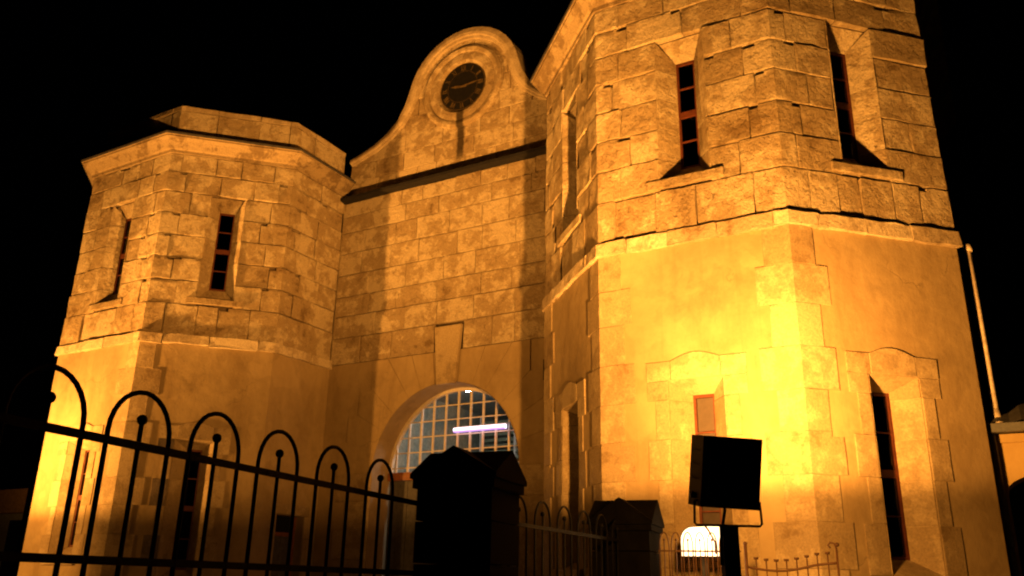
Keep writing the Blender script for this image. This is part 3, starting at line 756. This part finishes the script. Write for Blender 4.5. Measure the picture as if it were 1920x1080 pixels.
def floodlight(loc, az, base_z, label, power):
    """housing leans back and looks up at the wall; az = compass turn left of +y"""
    T = thing('floodlight', label, 'floodlight', (loc[0], loc[1], base_z), az, 'floodlights on posts')
    h = loc[2] - base_z
    MB().box(-.055, .055, -.045, .045, 0, h - .365).obj('post', M['lampbody'], T, True)
    MB().box(-.12, .12, -.12, .12, 0, .03).obj('base_plate', M['lampbody'], T, True)
    mb = MB()
    z = h - .33
    mb.tube([(-.20, .0, h - .19), (-.235, 0, h - .20), (-.24, 0, z - .02), (-.225, 0, z - .035), (.225, 0, z - .035), (.24, 0, z - .02), (.235, 0, h - .20), (.20, 0, h - .19)], .009, 8)
    mb.obj('bracket', M['rust'], T, True)
    # housing: tapered tray, open front, tilted back
    tl = R(14)
    def tp(x, y, zz):
        x *= 1.1; x, zz = x * math.cos(ROLL) + zz * math.sin(ROLL), zz * math.cos(ROLL) - x * math.sin(ROLL)
        return (x, y * math.cos(tl) - zz * math.sin(tl), h + y * math.sin(tl) + zz * math.cos(tl))
    mb = MB()
    fr = [(-.21, .10, -.25), (.21, .10, -.25), (.21, .10, .25), (-.21, .10, .25)]; bk = [(-.18, -.10, -.235), (.205, -.10, -.235), (.205, -.10, .262), (-.18, -.10, .262)]
    inn = [(-.19, .10, -.23), (.19, .10, -.23), (.19, .10, .23), (-.19, .10, .23)]; ib = [(-.17, -.06, -.2), (.17, -.06, -.2), (.17, -.06, .2), (-.17, -.06, .2)]
    for k in range(4):
        e = (k + 1) % 4
        mb.quad(*[tp(*p) for p in (bk[k], bk[e], fr[e], fr[k])]); mb.quad(*[tp(*p) for p in (fr[k], fr[e], inn[e], inn[k])]); mb.quad(*[tp(*p) for p in (inn[k], inn[e], ib[e], ib[k])])
    mb.quad(*[tp(*p) for p in reversed(bk)])
    mb.obj('housing', M['lampbody'], T, True)
    mb = MB()
    for k in range(6):
        x = -.14 + .056 * k; mb.quad(tp(x, -.10, -.19), tp(x, -.10, .19), tp(x, -.135, .16), tp(x, -.135, -.16))
    mb.obj('cooling_fin', M['lampbody'], T, True)
    for sx in (-1, 1):
        MB().tube([tp(sx * .185, 0, -.17), tp(sx * .225, 0, -.17)], .022, 8).obj('knob', M['lampbody'], T, True)
    mb = MB()
    for k in range(4):
        zz = -.15 + .1 * k; mb.quad(tp(-.195, -.05, zz), tp(-.195, .07, zz), tp(-.218, .07, zz + .004), tp(-.212, -.05, zz + .004))
    mb.obj('side_rib', M['lampbody'], T, True)
    MB().quad(*[tp(*p) for p in ib]).obj('lens', M['lens'], T, True)
    mb = MB(); mb.tube([tp(-.03, -.10, -.2), tp(-.03, -.14, -.24), (-.07, -.04, z - .12), (-.065, 0, z - .3)], .011, 6); mb.obj('cable', M['iron'], T, True)
    L = flood_lamp('flood_lamp', power, az); lo = bpy.data.objects.new('flood_lamp', L); col.objects.link(lo); lo.parent = T
    lo.location = tp(0, .26, 0.02); lo.rotation_euler = (R(90 + FLOOD_TILT), 0, LAMP_TURN if az > 0 else -LAMP_TURN)
    return T
floodlight((6.95, -6.52, 2.33), R(33), 0.0, 'black floodlight on a post in front of the bright tower', FLOOD_POWER)
floodlight((-6.78, -6.5, 2.33), R(-33), 0.9, 'black floodlight on a post in front of the left tower', FLOOD_POWER * LEFT_GAIN)
# low lamp glowing at the tower foot behind the railing
BL = thing('ground_lamp', 'blazing white round-shouldered lamp at the tower foot behind the small railing', 'lamp', (5.92, -3.9, 0.9), R(8))
arcp = [(-.22, -.05), (-.22, .08)] + [(-.22 + .12 * (1 - math.cos(t)), .10 + .13 * math.sin(t)) for t in [math.pi / 2 * k / 5 for k in range(1, 6)]] + [(.20, .24), (.20, -.05)]
MB().prism([(x * 1.05, z * 1.05 + 1.0) for x, z in arcp], lambda x, z: (x, .0, z), lambda x, z: (x, .16, z)).obj('housing', M['lampbody'], BL, True)
MB().prism([(x, z + 1.0) for x, z in arcp], lambda x, z: (x, -.02, z), lambda x, z: (x, -.001, z)).obj('lens', M['glare'], BL, True)
MB().tube([(.02, -.05, 1.26), (.07, -.07, 1.20), (.13, -.06, 1.08), (.12, .02, .9)], .011, 6).obj('cable', M['rust'], BL, True)
MB().box(-.03, .03, .05, .11, 0, .95).obj('post', M['lampbody'], BL, True)

gl = bpy.data.lights.new('ground_lamp_light', 'POINT'); gl.energy = 9; gl.color = (1.0, 0.62, 0.26); gl.shadow_soft_size = 0.10
go = bpy.data.objects.new('ground_lamp_light', gl); col.objects.link(go); go.parent = BL; go.location = (0.0, -.16, 1.10)
# ------------------------------------------------------------------ pillars and hooped fences
NR, TT = Vector((.98484, .17347, 0)), Vector((-.17347, .98484, 0)); FRZ = math.atan2(NR.y, NR.x)
def pillar(x, y, s, z0, z1, zp, ov, label):
    T = thing('gate_pillar', label, 'pillar', (x, y, z0), FRZ, 'dark gabled gate pillars')
    h = s / 2
    H1 = z1 - z0
    for j in range(5):
        za, zb = H1 * j / 5, H1 * (j + 1) / 5 - .008; k = h - .008 + rng.uniform(-.003, .003)
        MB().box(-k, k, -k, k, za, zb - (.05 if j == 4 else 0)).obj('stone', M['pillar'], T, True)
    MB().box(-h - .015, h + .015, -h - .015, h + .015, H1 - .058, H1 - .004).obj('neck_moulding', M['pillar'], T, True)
    e = h + ov; P = zp - z0; mb = MB(); b = .03
    c0 = [(-e, -e, H1), (e, -e, H1), (e, e, H1), (-e, e, H1)]; c1 = [(x_, y_, H1 + b) for x_, y_, _ in c0]; pk = [(0, -e, P), (e, 0, P), (0, e, P), (-e, 0, P)]; ct = (0, 0, P)
    mb.quad(*reversed(c0))
    for k in range(4):
        n2 = (k + 1) % 4
        mb.quad(c0[k], c0[n2], c1[n2], pk[k], c1[k])
        mb.quad(c1[k], pk[k], ct); mb.quad(c1[n2], ct, pk[k])
    mb.obj('cap', M['pillar'], T, True); return T
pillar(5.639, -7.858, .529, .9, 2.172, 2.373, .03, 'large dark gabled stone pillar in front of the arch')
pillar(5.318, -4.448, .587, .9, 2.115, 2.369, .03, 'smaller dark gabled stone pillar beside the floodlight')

def hoop_mesh(wd, h_leg, h_top, r=.0095):
    pts = [(-wd / 2, 0, 0), (-wd / 2, 0, h_leg)] + [(-wd / 2 * math.cos(t), 0, h_leg + (h_top - h_leg) * math.sin(t)) for t in [math.pi * k / 14 for k in range(1, 14)]] + [(wd / 2, 0, h_leg), (wd / 2, 0, 0)]
    return MB().tube(pts, r, 7).me('hoop', M['iron'])
def hoop_fence(p0, p1, ulist, label, wd=.305, zbase=1.0, rail=2.0, low=1.60, htop=2.195, ball=2.095, mat='iron', r=.0095, rr=.014, cat='fence', balls=True):
    p0, p1 = Vector((*p0, 0)), Vector((*p1, 0)); L = (p1 - p0).length; dv = (p1 - p0).normalized()
    T = thing('hoop_fence', label, cat, (p0.x, p0.y, zbase), math.atan2(dv.y, dv.x))
    for z in (rail, low):
        MB().box(0, L, -rr * .6, rr * .6, z - zbase - rr, z - zbase + rr).obj('rail', M[mat], T, True)
    hm = hoop_mesh(wd, rail - zbase + .035, htop - zbase, r); hm.materials[0] = M[mat]
    bm_ = MB().tube([(0, 0, 0), (0, 0, ball - zbase)], r * .95, 7).ball((0, 0, ball - zbase), r * 2.1).me('picket', M[mat])
    for u in ulist:
        o = link('hoop', hm, T, True); o.location = (u, 0.0, 0)
        if balls: o = link('picket', bm_, T, True); o.location = (u, 0.0, 0)
    return T
P0 = Vector((6.00974735, -10.78356212, 0))
U0 = -3.4
hoop_fence((P0 + TT * U0)[:2], (P0 + TT * 2.72)[:2], [u_ - U0 for u_ in (-2.82, -2.39, -1.96, -1.53, -1.11, -.69, -.265, .15, .575, 1.02, 1.495, 1.99)], 'black hooped iron fence left of the large pillar')
f2a, f2b = Vector((5.5845, -7.585, 0)), Vector((5.3465, -4.738, 0))
hoop_fence(f2a[:2], f2b[:2], [.10 + .457 * k for k in range(7)], 'black hooped iron fence between the two dark pillars', rail=1.965, low=1.565, htop=2.165, ball=2.07)
hoop_fence((5.60, -4.33), (6.36, -4.12), [.06 + .115 * k for k in range(6)], 'small rusty hooped railing at the foot of the bright tower', wd=.092, rail=1.885, low=1.2, htop=2.06, ball=1.99, mat='rust', r=.006, rr=.008)
# curved-top gate in front of the bright tower
CG = thing('curved_gate', 'small rusty iron gate with a sagging curved top rail before the bright tower', 'gate', (6.40, -4.1, 0.0))
Wg = .835
def sag(x): q = x / Wg; return 1.745 - .035 * math.sin(math.pi * min(q * 1.3, 1)) + .075 * max(0, q - .35) ** 1.4
MB().tube([(0, 0, 0), (0, 0, 1.955)], .016, 8).ball((0, 0, 1.96), .02).obj('post', M['rust'], CG, True)
MB().tube([(Wg, 0, 0), (Wg, 0, 1.92)], .010, 8).tube([(Wg, 0, 1.92), (Wg - .015, 0, 1.955), (Wg - .05, 0, 1.965), (Wg - .07, 0, 1.94), (Wg - .05, 0, 1.915)], .009, 6).ball((Wg + .01, 0, 1.945), .02).obj('post', M['rust'], CG, True)
MB().tube([(Wg * k / 12, 0, sag(Wg * k / 12)) for k in range(13)], .011, 8).obj('top_rail', M['rust'], CG, True)
MB().tube([(0, 0, .35), (Wg, 0, .35)], .011, 8).obj('bottom_rail', M['rust'], CG, True)
for k in range(8):
    x = .095 + .094 * k; zt = sag(x) + .095
    MB().tube([(x, 0, .3), (x, 0, zt)], .007, 6).tube([(x, 0, zt - .012), (x, 0, zt + .010)], [.020, .024], 8).obj('picket', M['rust'], CG, True)

# ------------------------------------------------------------------ side buildings
SBZ = 3.30; SBY = -1.2
SB = thing('side_building', 'low yellow rendered building with iron roof right of the bright tower', 'building', (10.5, SBY, 0))
mb = MB(); x0, x1, zt = 8.58, 15.0, SBZ
ar = [(9.36 + .69 * math.cos(t), 2.66 + .22 * math.sin(t)) for t in [math.pi - math.pi * k / 14 for k in range(15)]]
for (xa, za), (xb, zb) in zip(ar, ar[1:]):
    mb.quad((xa, SBY, za), (xb, SBY, zb), (xb, SBY, zt), (xa, SBY, zt)); mb.quad((xa, SBY, za), (xa, SBY + .5, za), (xb, SBY + .5, zb), (xb, SBY, zb))
mb.quad((x0, SBY, 0), (ar[0][0], SBY, 0), (ar[0][0], SBY, zt), (x0, SBY, zt)).quad((ar[-1][0], SBY, 0), (x1, SBY, 0), (x1, SBY, zt), (ar[-1][0], SBY, zt))
mb.quad((ar[0][0], SBY, 0), (ar[0][0], SBY + .5, 0), (ar[0][0], SBY + .5, 2.66), (ar[0][0], SBY, 2.66)).quad((x1, SBY, 0), (x1, 6, 0), (x1, 6, zt), (x1, SBY, zt)).quad((x0, 6, 0), (x0, 6, zt), (x1, 6, zt), (x1, 6, 0))
mb.obj('wall', M['yellow'], SB)
MB().box(8.66, 15.0, SBY - .035, SBY, SBZ - .10, SBZ - .002).obj('cornice', M['yellow'], SB)
MB().quad((8.6, SBY + .6, 0), (10.2, SBY + .6, 0), (10.2, SBY + .6, 3.2), (8.6, SBY + .6, 3.2)).obj('door', M['dial'], SB)
mb = MB(); n = 56; HX = 8.57
for k in range(n):
    xa, xb = HX + 6.6 * k / n, HX + 6.6 * (k + 1) / n; ha, hb = (0.0, .03) if k % 2 == 0 else (.03, 0.0)
    fa_, fb_ = min((xa - HX) / 2.2, 1), min((xb - HX) / 2.2, 1); ye = SBY - .19
    mb.quad((xa, ye, SBZ + .10 + ha), (xb, ye, SBZ + .10 + hb), (xb, ye + 2.6 * fb_, SBZ + .10 + 1.5 * fb_ + hb), (xa, ye + 2.6 * fa_, SBZ + .10 + 1.5 * fa_ + ha))
mb.quad((HX, ye, SBZ + .1), (HX + 2.2, ye + 2.6, SBZ + 1.6), (HX, 6, SBZ + .1))
mb.obj('roof', M['iron_roof'], SB)
MB().box(8.565, 15.2, SBY - .22, SBY - .10, SBZ + .0, SBZ + .10).obj('gutter', M['bluepipe'], SB)
MB().tube([(8.60, SBY - .14, SBZ), (8.60, SBY - .14, SBZ - .12), (8.605, SBY - .05, SBZ - .25), (8.605, SBY - .05, 0)], .034, 10).obj('downpipe', M['bluepipe'], SB)
VP = thing('vent_pipe', 'thin pale vent pipe standing above the iron roof beside the bright tower', 'pipe', (8.68, SBY - .02, SBZ + .17))
MB().tube([(0, 0, 0), (0, 0, 2.12)], .033, 12).obj('pipe', M['pipe'], VP, True)
MB().tube([(0, 0, 2.12), (0, 0, 2.21)], [.046, .042], 12).obj('cap', M['pipe'], VP, True)
MB().tube([(0, 0, -.06), (0, 0, .13)], [.07, .04], 12).obj('collar', M['pipe'], VP, True)
LB = thing('low_building', 'dim low building with brown eaves beyond the left tower', 'building', (-22, 5, 0))
MB().box(-34, -15.2, 3, 9, 0, 3.30).obj('wall', simple('grey_blue_wall', (0.16, 0.17, 0.18), 0.9), LB)
MB().box(-34.4, -14.9, 2.75, 9.3, 3.30, 4.0).obj('eaves', simple('brown_fascia', (0.20, 0.13, 0.08), 0.9), LB)
MB().box(-17.9, -17.2, 2.96, 3.02, 1.4, 3.1).obj('window', M['iron'], LB)
# ------------------------------------------------------------------ ground
struct('road', MB().quad((-300, -300, 0), (300, -300, 0), (300, 300, 0), (-300, 300, 0)).me('road', M['road']))
fa, fb = P0 + TT * -9, Vector((5.62, -4.2, 0))
mb = MB(); e0 = (fa.x + .1, fa.y, .9); e1 = (P0 + TT * 2.3 + NR * .32); e2 = (5.72, -4.0, .9)
pl = [(-60, fa.y, .9), e0, (e1.x, e1.y, .9), e2, (5.72, 8, .9), (-60, 8, .9)]
mb.quad(*pl)
for p, q in zip(pl, pl[1:] + pl[:1]): mb.quad((p[0], p[1], 0), (q[0], q[1], 0), q, p)
struct('forecourt', mb.me('forecourt', M['paving']))
